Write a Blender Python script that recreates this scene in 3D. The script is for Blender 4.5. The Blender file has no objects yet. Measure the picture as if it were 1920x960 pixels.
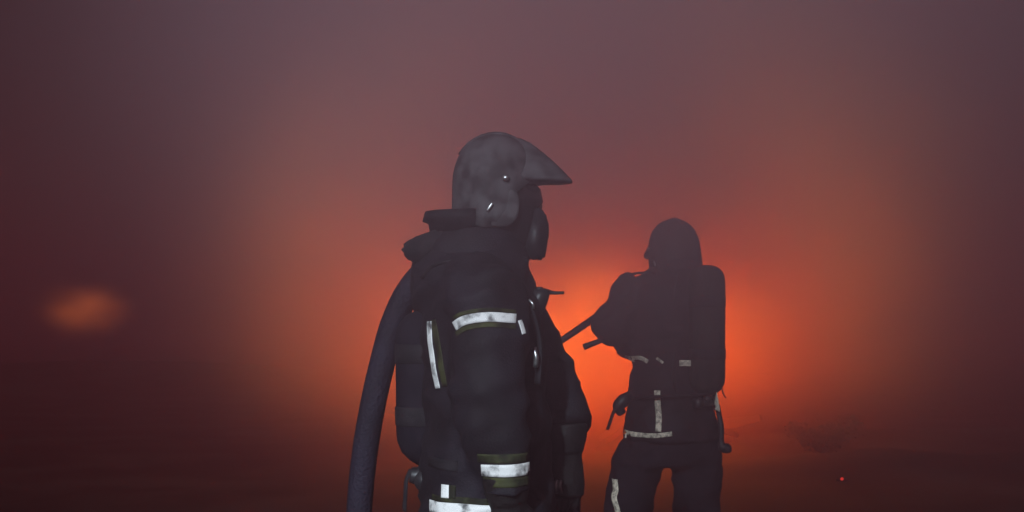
import bpy, bmesh, math, random
from mathutils import Vector, Matrix, noise
from mathutils.bvhtree import BVHTree

S = bpy.context.scene
COL = S.collection
R = math.radians

# ------------------------------------------------------------------ camera
cam = bpy.data.cameras.new('camera')
cam.lens = 50.0
cam.sensor_width = 36
cam.shift_y = 0.0667
cam.clip_end = 800
cam_o = bpy.data.objects.new('camera', cam)
COL.objects.link(cam_o)
cam_o.location = (0, 0, 1.4)
cam_o.rotation_euler = (R(90), 0, 0)
S.camera = cam_o

# ------------------------------------------------------------------ sky, sun, exposure
SUN_EL, SUN_AZ = R(22), R(-14)
w = bpy.data.worlds.new('World')
S.world = w
w.use_nodes = True
wn = w.node_tree
bg = wn.nodes['Background']
sky = wn.nodes.new('ShaderNodeTexSky')
sky.sky_type = 'NISHITA'
sky.sun_disc = False
sky.sun_elevation = SUN_EL
sky.sun_rotation = R(180) + SUN_AZ
wn.links.new(sky.outputs[0], bg.inputs[0])
bg.inputs[1].default_value = 0.0010
sun = bpy.data.lights.new('sun', 'SUN')  # sun lamp standing in for vehicle lights behind the camera
sun.energy = 3.4
sun.angle = R(2)
sun.color = (.75, .88, 1.0)
sun_o = bpy.data.objects.new('sun', sun)
COL.objects.link(sun_o)
sun_o.rotation_euler = (R(90) - SUN_EL, 0, SUN_AZ)
S.view_settings.view_transform = 'Standard'
S.view_settings.look = 'None'
S.view_settings.exposure = 1.0
S.view_settings.gamma = 1.0
cy = S.cycles
cy.max_bounces = 8
cy.volume_bounces = 6
cy.use_denoising = True
cy.denoiser = 'OPENIMAGEDENOISE'
cy.volume_step_rate = 2.2
cy.volume_max_steps = 128
rnd = random.Random(5)

# ------------------------------------------------------------------ helpers
def link(o, parent=None):
    COL.objects.link(o)
    if parent is not None:
        o.parent = parent
        inv = Vector((0, 0, 0))
        p = parent
        while p is not None:
            inv += p.location
            p = p.parent
        o.location = -inv
    return o

def tag(o, label=None, cat=None, group=None, kind=None):
    for k, v in (('label', label), ('category', cat), ('group', group), ('kind', kind)):
        if v:
            o[k] = v
    return o

def root(name, loc, label, cat, group=None):
    e = bpy.data.objects.new(name, None)
    e.location = loc
    e.empty_display_size = .2
    COL.objects.link(e)
    return tag(e, label, cat, group)

def finish(name, bm, mat, parent=None, smooth=True):
    """meshes are written in world metres; link() moves them under their parent"""
    me = bpy.data.meshes.new(name)
    bmesh.ops.recalc_face_normals(bm, faces=bm.faces)
    bm.to_mesh(me)
    bm.free()
    if smooth:
        for p in me.polygons:
            p.use_smooth = True
    me.materials.append(mat)
    o = bpy.data.objects.new(name, me)
    return link(o, parent)

def loft(bm, rings, n=24, cap=True):
    """rings: (centre, half a, half b, dir a, dir b)"""
    rows = []
    for c, a, b, da, db in rings:
        rows.append([bm.verts.new(Vector(c) + Vector(da) * (a * math.cos(2*math.pi*i/n)) + Vector(db) * (b * math.sin(2*math.pi*i/n))) for i in range(n)])
    for r0, r1 in zip(rows, rows[1:]):
        for i in range(n):
            j = (i+1) % n
            bm.faces.new((r0[i], r0[j], r1[j], r1[i]))
    if cap:
        bm.faces.new(rows[0][::-1])
        bm.faces.new(rows[-1])
    return rows

def smooth_path(pts, sub=6):
    """Catmull-Rom through (Vector, radius) points"""
    P = [(Vector(p), r) for p, r in pts]
    P = [(P[0][0]*2 - P[1][0], P[0][1])] + P + [(P[-1][0]*2 - P[-2][0], P[-1][1])]
    out = []
    for i in range(1, len(P)-2):
        for k in range(sub):
            t = k/sub
            a, b, c, d = (P[i-1], P[i], P[i+1], P[i+2])
            v = .5*((2*b[0]) + (c[0]-a[0])*t + (2*a[0]-5*b[0]+4*c[0]-d[0])*t*t + (3*b[0]-a[0]-3*c[0]+d[0])*t**3)
            out.append((v, b[1] + (c[1]-b[1])*t))
    out.append(P[-2])
    return out

def tube(bm, pts, n=14, sub=5, flat=1.0, cap=True, up=(0, 0, 1)):
    path = smooth_path(pts, sub) if sub > 1 else [(Vector(p), r) for p, r in pts]
    rings = []
    ref = None
    for i, (p, r) in enumerate(path):
        t = (path[min(i+1, len(path)-1)][0] - path[max(i-1, 0)][0]).normalized()
        if ref is None:
            u = Vector(up)
            if abs(t.dot(u)) > .95:
                u = Vector((1, 0, 0))
            ref = t.cross(u).normalized()
        ref = (ref - t*ref.dot(t)).normalized()
        rings.append((p, r, r*flat, ref, t.cross(ref)))
    loft(bm, rings, n, cap)

def ball(bm, c, r, sx=1, sy=1, sz=1, seg=20):
    m = Matrix.Translation(c) @ Matrix.Diagonal((sx, sy, sz, 1))
    bmesh.ops.create_uvsphere(bm, u_segments=seg, v_segments=max(8, seg*2//3), radius=r, matrix=m)

def rbox(bm, c, size, bev=.006, rot=None):
    g = bmesh.ops.create_cube(bm, size=1, matrix=Matrix.Translation(c) @ (rot.to_4x4() if rot else Matrix.Identity(4)) @ Matrix.Diagonal((*size, 1)))
    es = list({e for v in g['verts'] for e in v.link_edges})
    bmesh.ops.bevel(bm, geom=es, offset=bev, segments=2, affect='EDGES', profile=.6)

def remesh(bm, voxel, smooth=4, fold=None):
    """union of the lofts in bm as one continuous skin, with cloth folds"""
    me = bpy.data.meshes.new('tmp')
    bmesh.ops.recalc_face_normals(bm, faces=bm.faces)
    bm.to_mesh(me)
    bm.free()
    o = bpy.data.objects.new('tmp', me)
    COL.objects.link(o)
    m = o.modifiers.new('r', 'REMESH')
    m.mode = 'VOXEL'
    m.voxel_size = voxel
    m.adaptivity = 0
    dg = bpy.context.evaluated_depsgraph_get()
    ev = o.evaluated_get(dg)
    nb = bmesh.new()
    nb.from_mesh(ev.to_mesh())
    ev.to_mesh_clear()
    bpy.data.objects.remove(o)
    bpy.data.meshes.remove(me)
    for _ in range(smooth):
        bmesh.ops.smooth_vert(nb, verts=nb.verts, factor=.5, use_axis_x=True, use_axis_y=True, use_axis_z=True)
    if fold:
        nb.normal_update()
        for v in nb.verts:
            v.co += v.normal * fold(v.co)
    nb.normal_update()
    return nb

def cloth_fold(seed, amp=.012, zs=2.0):
    off = Vector((seed*7.3, seed*3.1, seed*1.7))
    def f(p):
        q = Vector((p.x*5, p.y*5, p.z*zs*4.2)) + off
        a = noise.noise(q + Vector((noise.noise(q*.6), noise.noise(q*.7 + off), 0))*1.4)
        ridge = 1 - abs(a)*2.2
        b = noise.noise(Vector((p.x*15, p.y*15, p.z*26)) + off)
        return amp*(ridge*.7 - .25) + amp*.42*b
    return f

# ------------------------------------------------------------------ materials
def new_mat(name):
    m = bpy.data.materials.new(name)
    m.use_nodes = True
    t = m.node_tree
    return m, t, t.nodes['Principled BSDF']

def N(t, kind, **kw):
    n = t.nodes.new(kind)
    for k, v in kw.items():
        setattr(n, k, v)
    return n

def mat(name, c0, c1=None, rough=.8, scale=12, spec=.3, metal=0, bump=0, bscale=60, lo=.4, hi=.62, detail=4):
    m, t, b = new_mat(name)
    b.inputs['Roughness'].default_value = rough
    b.inputs['Specular IOR Level'].default_value = spec
    b.inputs['Metallic'].default_value = metal
    tc = N(t, 'ShaderNodeTexCoord')
    nz = N(t, 'ShaderNodeTexNoise')
    nz.inputs['Scale'].default_value = scale
    nz.inputs['Detail'].default_value = detail
    t.links.new(tc.outputs['Object'], nz.inputs['Vector'])
    rp = N(t, 'ShaderNodeValToRGB')
    rp.color_ramp.elements[0].color = (*c0, 1)
    rp.color_ramp.elements[0].position = lo
    rp.color_ramp.elements[1].color = (*(c1 or c0), 1)
    rp.color_ramp.elements[1].position = hi
    t.links.new(nz.outputs['Fac'], rp.inputs[0])
    t.links.new(rp.outputs[0], b.inputs['Base Color'])
    if bump:
        n2 = N(t, 'ShaderNodeTexNoise')
        n2.inputs['Scale'].default_value = bscale
        n2.inputs['Detail'].default_value = 5
        t.links.new(tc.outputs['Object'], n2.inputs['Vector'])
        bp = N(t, 'ShaderNodeBump')
        bp.inputs['Strength'].default_value = bump
        bp.inputs['Distance'].default_value = .01
        t.links.new(n2.outputs['Fac'], bp.inputs['Height'])
        t.links.new(bp.outputs[0], b.inputs['Normal'])
    return m

M_COAT = mat('turnout_fabric', (.004, .0035, .006), (.009, .0078, .013), .75, 7, .3, bump=.25, bscale=220)
M_TROUSER = mat('trouser_fabric', (.006, .006, .010), (.012, .010, .016), .85, 6, .2, bump=.25, bscale=200)
M_GLOVE = mat('glove_leather', (.003, .0026, .003), (.007, .0055, .0055), .7, 14, .3, bump=.4, bscale=50)
M_RUBBER = mat('black_rubber', (.007, .007, .009), (.014, .013, .016), .55, 9, .35, bump=.2, bscale=40)
M_STRAP = mat('webbing', (.008, .008, .010), (.016, .015, .018), .8, 20, .2, bump=.2, bscale=260)
M_SKIN = mat('skin', (.30, .17, .12), (.38, .22, .16), .55, 10, .3)
M_HOSE = mat('hose_jacket', (.006, .005, .011), (.011, .009, .019), .75, 10, .25, bump=.6, bscale=120)
M_SILVER = mat('retroreflective_tape', (.13, .13, .13), (.80, .79, .76), .55, 34, .3, lo=.30, hi=.47, detail=6, bump=.3, bscale=35)
M_SILVER_W = mat('worn_retroreflective_tape', (.26, .24, .19), (.80, .72, .56), .6, 60, .3, lo=.36, hi=.58, detail=6, bump=.3, bscale=40)
M_LIME = mat('dirty_yellow_trim', (.012, .014, .008), (.050, .056, .020), .75, 22, .2, bump=.3)
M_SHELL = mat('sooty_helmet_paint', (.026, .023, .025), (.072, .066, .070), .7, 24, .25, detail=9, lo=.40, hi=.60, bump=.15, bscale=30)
M_SHELL_D = mat('shade_toned_helmet_paint', (.010, .009, .010), (.018, .016, .016), .6, 10, .2, detail=6)  # darker copy of the shell paint, shade put in against a sunlit two-tone
M_CYL2 = mat('grey_cylinder_cover', (.012, .013, .012), (.022, .023, .021), .8, 8, .15, bump=.15, bscale=30)
M_SHELL2 = mat('helmet_trim', (.030, .029, .030), (.066, .063, .064), .5, 16, .35)
M_DARKPL = mat('dark_plastic', (.010, .010, .012), (.018, .017, .019), .45, 12, .4)
M_VISOR = mat('smoked_visor', (.010, .010, .012), (.020, .019, .021), .16, 6, .5)
M_METAL = mat('scuffed_metal', (.25, .25, .25), (.62, .62, .60), .32, 40, .5, metal=.9)
M_CYL = mat('cylinder_cover', (.006, .006, .010), (.012, .011, .016), .85, 8, .12, bump=.15, bscale=30)
M_WOOD = mat('charred_timber', (.003, .0026, .0025), (.010, .008, .007), .9, 18, .1, bump=.8, bscale=25)
M_ROCK = mat('sooty_rubble', (.005, .0045, .004), (.012, .010, .009), .95, 6, .05, bump=.6, bscale=14)
M_GROUND = mat('scorched_ground', (.004, .0035, .003), (.011, .009, .008), 1.0, .9, .02, detail=8, bump=.25, bscale=6)
M_TWIG = mat('scorched_twig', (.010, .008, .006), (.024, .019, .013), .95, 8, .05)

def emit(name, col, s):
    m, t, b = new_mat(name)
    t.nodes.remove(b)
    e = N(t, 'ShaderNodeEmission')
    e.inputs[0].default_value = (*col, 1)
    e.inputs[1].default_value = s
    t.links.new(e.outputs[0], t.nodes['Material Output'].inputs['Surface'])
    return m

M_FLAME = emit('flame', (1, .20, .010), 58)
M_FLAME_1 = emit('weaker_flame', (1, .20, .010), 44)  # same flame colour, only weaker, to hold back the glow on the left
M_RED_LIGHT = emit('red_light', (1, .05, .04), .4)

# ------------------------------------------------------------------ ground
def gz(x, y):
    z = .015*noise.noise(Vector((x*.35, y*.35, 1))) + .008*noise.noise(Vector((x*1.3, y*1.3, 4)))
    z += .16*math.exp(-(((x-3.6)/1.9)**2 + ((y-15.5)/1.7)**2))
    z += .16*math.exp(-(((x-6.2)/2.2)**2 + ((y-16.5)/1.6)**2))
    z += (.20 + .10*noise.noise(Vector((x*.8, 2, 7))) + .04*noise.noise(Vector((x*2.7, 2, 7))))*math.exp(-((y-13.2-.25*math.sin(x*.7))/.62)**2)*math.exp(-((x-5.2)/2.9)**4)
    z += .55*math.exp(-(((x+9.6)/7.0)**2 + ((y-33)/6.0)**2))
    k = min(1, max(0, (y-7.5)/4))
    z *= k
    return z

bm = bmesh.new()
gx = [-260, -120, -60, -35, -22] + [-16 + .2*i for i in range(161)] + [22, 35, 60, 120, 260]
gy = [-160, -60, -25, -10, -4] + [0 + .2*i for i in range(132)] + [26.4 + .8*i for i in range(28)] + [60, 120, 400]
rows = [[bm.verts.new((x, y, gz(x, y) if -17 < x < 17 and 0 <= y < 49 else 0)) for x in gx] for y in gy]
for r0, r1 in zip(rows, rows[1:]):
    for i in range(len(gx)-1):
        bm.faces.new((r0[i], r0[i+1], r1[i+1], r1[i]))
ground = tag(finish('ground', bm, M_GROUND), kind='structure')

# ------------------------------------------------------------------ reading points off the two survey planes
def A(px, py, dy=0.0):          # nearer firefighter, 800 units to the metre at his body axis
    d = 3.333 + dy
    return Vector(((px-960)*d/2667, d, 1.4 + (608-py)*d/2667))

def B(px, py, dy=0.0):          # farther firefighter, 420 units to the metre
    d = 6.35 + dy
    return Vector(((px-960)*d/2667, d, 1.4 + (608-py)*d/2667))

X, Y, Z = Vector((1, 0, 0)), Vector((0, 1, 0)), Vector((0, 0, 1))

def make_glove(name, wrist, palm_dir, thumb_dir, curl, parent, grip=None, k_=1.0):
    """palm, four fingers and a thumb; curl bends the fingers towards `grip`"""
    bm = bmesh.new()
    d = Vector(palm_dir).normalized()
    th = Vector(thumb_dir)
    th = (th - d*th.dot(d)).normalized()
    nrm = d.cross(th).normalized()
    if grip is not None and nrm.dot(Vector(grip)) < 0:
        nrm = -nrm
    wv = Vector(wrist)
    loft(bm, [(wv - d*.03, .040, .036, th, nrm), (wv, .036, .030, th, nrm), (wv + d*.03, .042, .024, th, nrm),
              (wv + d*.08, .047, .022, th, nrm), (wv + d*.105, .044, .018, th, nrm)], 18)
    for k, (off, ln) in enumerate(((.034, .078), (.012, .088), (-.011, .082), (-.033, .064))):
        p = wv + d*.10 + th*off
        a = 0
        pts = [(p - d*.02, .0115)]
        for seg in (.42, .32, .26):
            a += curl*(.9 + .1*k)
            p = p + (d*math.cos(a) + nrm*math.sin(a))*ln*seg
            pts.append((p, .0108 - .0008*k))
        tube(bm, pts, 10, 3)
    p = wv + d*.025 + th*.03
    pts = [(p, .014)]
    for ang, ln in ((.75, .035), (.5, .032), (.35, .026)):
        p = p + (d*math.cos(ang) + th*math.sin(ang) + nrm*curl*.55).normalized()*ln
        pts.append((p, .0125))
    tube(bm, pts, 10, 3)
    loft(bm, [(wv - d*.05, .052, .048, th, nrm), (wv - d*.02, .050, .045, th, nrm), (wv + d*.012, .042, .034, th, nrm)], 18)
    for v in bm.verts:
        v.co = wv + (v.co - wv)*k_
    return finish(name, remesh(bm, .0045, 2), M_GLOVE, parent)

def make_boot(parent, ankle, facing):
    f = Vector(facing).normalized()
    s = f.cross(Z)
    a = Vector(ankle)
    bm = bmesh.new()
    loft(bm, [(a + Z*.24, .075, .07, f, s), (a + Z*.12, .066, .06, f, s), (a + Z*.02, .07, .058, f, s)], 20)
    g = Vector((a.x, a.y, 0))
    loft(bm, [(g - f*.085 + Z*.055, .05, .036, Z, s), (g - f*.05 + Z*.065, .06, .046, Z, s), (g + f*.03 + Z*.062, .06, .05, Z, s),
              (g + f*.10 + Z*.05, .047, .052, Z, s), (g + f*.16 + Z*.042, .038, .046, Z, s), (g + f*.19 + Z*.036, .026, .032, Z, s)], 20)
    bm = remesh(bm, .009, 2)
    for v in bm.verts:
        v.co.z = max(v.co.z, .014)
    boot = finish('boot', bm, M_RUBBER, parent)
    bm = bmesh.new()
    o = [(-.10, .03), (-.07, .045), (.0, .052), (.08, .056), (.14, .052), (.18, .036), (.195, .0)]
    out = [(x, y) for x, y in o] + [(x, -y) for x, y in o[-2::-1]]
    lo = [bm.verts.new(g + f*x + s*y + Z*.003) for x, y in out]
    hi = [bm.verts.new(g + f*x + s*y + Z*.026) for x, y in out]
    n = len(out)
    for i in range(n):
        j = (i+1) % n
        bm.faces.new((lo[i], lo[j], hi[j], hi[i]))
    bm.faces.new(lo[::-1])
    bm.faces.new(hi)
    finish('boot_sole', bm, M_RUBBER, boot, smooth=False)

def patch_on(name, bvh, grid, direction, mat_, parent, lift=.004):
    """a strip of tape laid on a garment: grid of points pressed on to it along `direction`"""
    d = Vector(direction).normalized()
    bm = bmesh.new()
    rows_ = []
    for row in grid:
        rr = []
        for p in row:
            h = bvh.ray_cast(p - d*1.0, d)
            q = h[0] if h[0] is not None else p
            rr.append(q - d*lift)
        rows_.append(rr)
    front = [[bm.verts.new(p) for p in r] for r in rows_]
    back = [[bm.verts.new(p + d*(lift+.006)) for p in r] for r in rows_]
    n, m = len(front), len(front[0])
    for i in range(n-1):
        for j in range(m-1):
            bm.faces.new((front[i][j], front[i][j+1], front[i+1][j+1], front[i+1][j]))
            bm.faces.new((back[i][j], back[i+1][j], back[i+1][j+1], back[i][j+1]))
    for i in range(n-1):
        bm.faces.new((front[i][0], front[i+1][0], back[i+1][0], back[i][0]))
        bm.faces.new((front[i][-1], back[i][-1], back[i+1][-1], front[i+1][-1]))
    for j in range(m-1):
        bm.faces.new((front[0][j], back[0][j], back[0][j+1], front[0][j+1]))
        bm.faces.new((front[-1][j], front[-1][j+1], back[-1][j+1], back[-1][j]))
    return finish(name, bm, mat_, parent)

def strip(ref, pts, half, dy, nw=4, sub=8):
    """grid along a centre line given on a survey plane; half = (left/upper offset, lower offset)"""
    path = smooth_path([(Vector((x, y, 0)), 0) for x, y in pts], sub)
    g = []
    for i, (p, _) in enumerate(path):
        t = (path[min(i+1, len(path)-1)][0] - path[max(i-1, 0)][0]).normalized()
        nn = Vector((-t.y, t.x, 0))
        g.append([ref(*(p + nn*(half[0] + (half[1]-half[0])*k/nw)).xy, dy) for k in range(nw+1)])
    return g

def band(name, bvh, centre, axis, w0, w1, rmax, mat_, parent, a0=0, a1=360, n=40, lift=.005, side=None):
    """a ring of tape round a sleeve or a leg, from w0 to w1 along the limb's axis"""
    ax = Vector(axis).normalized()
    u = ax.cross(Y if abs(ax.dot(Y)) < .9 else X).normalized()
    v = ax.cross(u)
    bm = bmesh.new()
    rings_ = []
    full = a1 - a0 >= 360
    for wv in [w0 + (w1-w0)*k/3 for k in range(4)]:
        c = Vector(centre) + ax*wv
        r_out, r_in = [], []
        for i in range(n if full else n+1):
            an = R(a0 + (a1-a0)*i/n)
            d = u*math.cos(an) + v*math.sin(an)
            h = bvh.ray_cast(c, d)
            L = min(h[3], rmax) if h[0] is not None else rmax
            r_out.append(bm.verts.new(c + d*(L+lift)))
            r_in.append(bm.verts.new(c + d*(L-.004)))
        rings_.append((r_out, r_in))
    m = n if full else n
    for (o0, i0), (o1, i1) in zip(rings_, rings_[1:]):
        for i in range(m):
            j = (i+1) % len(o0)
            bm.faces.new((o0[i], o0[j], o1[j], o1[i]))
            bm.faces.new((i0[i], i1[i], i1[j], i0[j]))
    for (o, q), flip in ((rings_[0], 0), (rings_[-1], 1)):
        for i in range(m):
            j = (i+1) % len(o)
            bm.faces.new((o[i], q[i], q[j], o[j]))
    return finish(name, bm, mat_, parent)

def bvh_of(o):
    off = o.location.copy()
    p = o.parent
    while p is not None:
        off += p.location
        p = p.parent
    me = o.data
    return BVHTree.FromPolygons([v.co + off for v in me.vertices], [p.vertices[:] for p in me.polygons])

def make_helmet(parent, c, f, s, k=1.0, tilt=0.0, m_shell=None, flap=1.0):
    """c: centre of the dome, f: facing, s: wearer's side towards -s; metres"""
    f = Vector(f).normalized()
    s = Vector(s).normalized()
    ft = f*math.cos(tilt) - Z*math.sin(tilt)
    zt_ = Z*math.cos(tilt) + f*math.sin(tilt)
    def at(fx, sy, z):
        return Vector(c) + (ft*fx + s*sy + zt_*z)*k
    # shell: dome over a skirt whose rim drops over the ears
    bm = bmesh.new()
    n, m = 56, 12
    def rim(t):               # t = 0 front .. 180 back
        a = abs(t)
        pts = [(0, .002), (38, -.004), (62, -.03), (76, -.085), (90, -.107), (108, -.108), (126, -.096), (150, -.086), (180, -.080)]
        for (a0, z0), (a1, z1) in zip(pts, pts[1:]):
            if a <= a1:
                q = (a-a0)/(a1-a0)
                return z0 + (z1-z0)*(q*q*(3-2*q))
        return -.08
    def rad(t):
        fr = .094 if abs(t) < 90 else .104
        ct, st = math.cos(R(t)), math.sin(R(t))
        return 1/math.sqrt((ct/fr)**2 + (st/.100)**2)
    rows_ = []
    for j in range(m+1):
        row = []
        for i in range(n):
            t = -180 + 360*i/n
            r = rad(t)
            if j <= 8:
                ph = R(88 - 88*j/8)
                rr, z = r*math.cos(ph)**.86, .116*math.sin(ph)
            else:
                q = (j-8)/(m-8)
                z = rim(t)*q
                rr = r*(1 - .07*q*max(0, -rim(t))/.1)
                if abs(t) > 100:
                    rr = r*(1 + .015*q)
            row.append(bm.verts.new(at(rr*math.cos(R(t)), rr*math.sin(R(t)), z)))
        rows_.append(row)
    top = bm.verts.new(at(0, 0, .1165))
    for i in range(n):
        bm.faces.new((top, rows_[0][i], rows_[0][(i+1) % n]))
    for r0, r1 in zip(rows_, rows_[1:]):
        for i in range(n):
            q = (i+1) % n
            bm.faces.new((r0[i], r1[i], r1[q], r0[q]))
    # thickness: inner rim turned inwards
    inner = [bm.verts.new(v.co + (Vector(c) + zt_*((v.co-Vector(c)).dot(zt_)) - v.co)*.10) for v in rows_[-1]]
    up = [bm.verts.new(v.co + zt_*.03) for v in inner]
    for i in range(n):
        q = (i+1) % n
        bm.faces.new((rows_[-1][i], inner[i], inner[q], rows_[-1][q]))
        bm.faces.new((inner[i], up[i], up[q], inner[q]))
    m_shell = m_shell or M_SHELL
    shell = finish('helmet_shell', bm, m_shell, parent)
    # brim: peak swept forward from the dome
    bm = bmesh.new()
    nb = 28
    up_, lo_, tip = [], [], []
    for i in range(nb+1):
        t = -56 + 112*i/nb
        q = math.cos(R(t*90/56))
        q = max(q, 0)
        e = .094 + (.178-.094)*q**.75
        r = rad(t)
        ct, st = math.cos(R(t)), math.sin(R(t))
        r0, z0 = .030*q + r*.97*(1-q), .1165*math.sqrt(max(0, 1-(.030/.094)**2))*q + .010*(1-q)
        r1, z1 = .078*q + r*(1-q), .0975*q + .010*(1-q)
        b = Vector((e*ct, min(1.02, e/.1)*.097*st if abs(t) > 40 else e*st*.80, .012 - .004*q))
        up_.append((Vector((r0*ct, r0*st, z0)), Vector((r1*ct, r1*st, z1)), b))
        lo_.append((Vector((r*.9*ct, r*.9*st, -.004)), b - Vector((0, 0, .006))))
    cols = []
    for (a_, a, b), (a2, b2) in zip(up_, lo_):
        col = [a_*.985, (a_+a)*.5 + Vector((0, 0, .0045)), a]
        for k2 in range(1, 6):
            u = k2/6
            p = a + (b-a)*u
            p.z += .005*math.sin(math.pi*u)
            col.append(p)
        col += [b, b2, b2 + (a2-b2)*.5 + Vector((0, 0, .003)), a2]
        cols.append([bm.verts.new(at(*p)) for p in col])
    for c0, c1 in zip(cols, cols[1:]):
        for j in range(len(c0)-1):
            bm.faces.new((c0[j], c0[j+1], c1[j+1], c1[j]))
    finish('helmet_brim', bm, m_shell, parent)
    # side plates, pivot, knob and clip on each side
    for sd in (-1, 1):
        def plate(name, fx, z, a, b, th, m_, out=.092, tilt=0):
            bm = bmesh.new()
            pr = []
            for rr, d in ((1.0, 0), (1.0, th*.7), (.9, th), (.0, th)):
                if rr == 0:
                    pr.append([bm.verts.new(at(fx, sd*(out+d), z))])
                    continue
                ring = []
                for i in range(24):
                    an = 2*math.pi*i/24
                    x0, z0 = a*rr*math.copysign(abs(math.cos(an))**.75, math.cos(an)), b*rr*math.copysign(abs(math.sin(an))**.75, math.sin(an))
                    ring.append(bm.verts.new(at(fx + x0 + z0*tilt, sd*(out+d - 2.2*x0*x0), z + z0)))
                pr.append(ring)
            for r0, r1 in zip(pr, pr[1:]):
                for i in range(24):
                    j = (i+1) % 24
                    if len(r1) == 1:
                        bm.faces.new((r0[i], r0[j], r1[0]))
                    else:
                        bm.faces.new((r0[i], r0[j], r1[j], r1[i]))
            return finish(name, bm, m_, parent)
        plate('ear_guard', .010, -.062, .043, .045, .004, m_shell, .0895, .10)
        plate('side_knob', .022, .004, .008, .006, .008, M_METAL, .099)
        bm = bmesh.new()
        rbox(bm, at(-.014, sd*.099, -.062), (.007*k, .006*k, .022*k), .002, Matrix.Rotation(R(35), 3, s))
        finish('chin_strap_clip', bm, M_METAL, parent)
    # trim line running over the crown
    bm = bmesh.new()
    path = []
    for i in range(15):
        an = R(20 + 125*i/14)
        fr = .094 if an < math.pi/2 else .104
        path.append((at(fr*math.cos(an)*1.005, 0, .1165*math.sin(an)*1.005), .006*k))
    tube(bm, path, 8, 1, 1.0)
    finish('crown_ridge', bm, m_shell, parent)
    # stiff neck flap sticking out behind
    bm = bmesh.new()
    cs = []
    for i in range(21):
        t = 112 + 136*i/20
        q = flap*math.sin(math.pi*(i/20))**.6
        ct, st = math.cos(R(t)), math.sin(R(t))
        pr = [(.100, -.062), (.100 + .068*q, -.066), (.100 + .074*q, -.088), (.100 + .060*q, -.094), (.100 + .056*q, -.115), (.094, -.120), (.088, -.08)]
        cs.append([bm.verts.new(at(r*ct, r*st*.92, z)) for r, z in pr])
    for c0, c1 in zip(cs, cs[1:]):
        for j in range(len(c0)):
            q = (j+1) % len(c0)
            bm.faces.new((c0[j], c0[q], c1[q], c1[j]))
    bm.faces.new(cs[0])
    bm.faces.new(cs[-1][::-1])
    finish('neck_flap', bm, M_COAT, parent)

def make_mask(parent, c, f, s, k=1.0):
    f = Vector(f).normalized()
    s = Vector(s).normalized()
    def at(fx, sy, z):
        return Vector(c) + (f*fx + s*sy + Z*z)*k
    bm = bmesh.new()                       # face seal and visor
    loft(bm, [(at(.020, 0, .055), .066, .066, f, s), (at(.026, 0, .035), .080, .072, f, s), (at(.028, 0, .005), .084, .074, f, s), (at(.026, 0, -.008), .076, .072, f, s),
              (at(.028, 0, -.04), .070, .068, f, s), (at(.028, 0, -.085), .060, .056, f, s), (at(.024, 0, -.115), .050, .042, f, s)], 28)
    fp = finish('face_mask', bm, M_VISOR, parent)
    bm = bmesh.new()                       # rubber frame round the visor
    pts = []
    for i in range(25):
        an = 2*math.pi*i/24
        pts.append((at(.055 + .022*math.cos(an)*0 + .012*math.sin(an)*-1 - .030*math.cos(an)**2, .068*math.cos(an), -.005 + .058*math.sin(an)), .007*k))
    tube(bm, pts, 8, 2)
    finish('mask_frame', bm, M_RUBBER, parent)
    bm = bmesh.new()                       # breathing valve block hanging off the front
    pr = [(.098, -.006), (.116, -.022), (.1215, -.034), (.1225, -.084), (.115, -.130), (.080, -.129), (.066, -.108), (.062, -.02)]
    fr = [bm.verts.new(at(x, -.036, z)) for x, z in pr]
    bk = [bm.verts.new(at(x, .036, z)) for x, z in pr]
    for i in range(len(pr)):
        q = (i+1) % len(pr)
        bm.faces.new((fr[i], fr[q], bk[q], bk[i]))
    bm.faces.new(fr[::-1])
    bm.faces.new(bk)
    bmesh.ops.bevel(bm, geom=bm.edges[:], offset=.006, segments=2, affect='EDGES')
    finish('breathing_valve', bm, M_RUBBER, parent)
    bm = bmesh.new()
    loft(bm, [(at(.10, 0, -.062), .020, .020, Z, s), (at(.1245, 0, -.062), .018, .018, Z, s)], 20)
    finish('valve_button', bm, M_RUBBER, parent)

def make_set(parent, top, bottom, r, f, s, m_cyl):
    """air cylinder on a back plate; `f` is the wearer's facing"""
    f = Vector(f).normalized()
    s = Vector(s).normalized()
    ax = (Vector(top) - Vector(bottom)).normalized()
    L = (Vector(top) - Vector(bottom)).length
    b = Vector(bottom)
    bm = bmesh.new()
    prof = [(0, .28), (.012, .55), (.03, .82), (.055, .97), (.08, 1), (L-.075, 1), (L-.05, .965), (L-.028, .85), (L-.01, .6), (L, .25)]
    loft(bm, [(b + ax*h, r*q, r*q, f, s) for h, q in prof], 32)
    finish('air_cylinder', bm, m_cyl, parent)
    for h in (.32, .72):
        bm = bmesh.new()
        loft(bm, [(b + ax*(L*h + d), r+e, r+e, f, s) for d, e in ((-.022, .0005), (-.020, .0025), (.020, .0025), (.022, .0005))], 32)
        finish('cylinder_band', bm, M_STRAP, parent)
    bm = bmesh.new()
    loft(bm, [(b - ax*.0, .018, .018, f, s), (b - ax*.03, .018, .018, f, s)], 14)
    loft(bm, [(b - ax*.03 - s*.045, .016, .016, f, ax), (b - ax*.03 + s*.03, .016, .016, f, ax)], 14)
    loft(bm, [(b - ax*.03 - s*.075, .024, .024, f, ax), (b - ax*.03 - s*.045, .024, .024, f, ax)], 14)
    finish('cylinder_valve', bm, M_DARKPL, parent)
    bm = bmesh.new()
    mid = b + ax*(L*.5) + f*(r + .012)
    rows_ = []
    for h, wd in ((-.5, .10), (-.35, .13), (0, .10), (.3, .12), (.47, .09)):
        rows_.append((mid + ax*(L*h), .012, wd, f, s))
    loft(bm, rows_, 20)
    finish('back_plate', bm, M_DARKPL, parent)
    return b, ax

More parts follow.
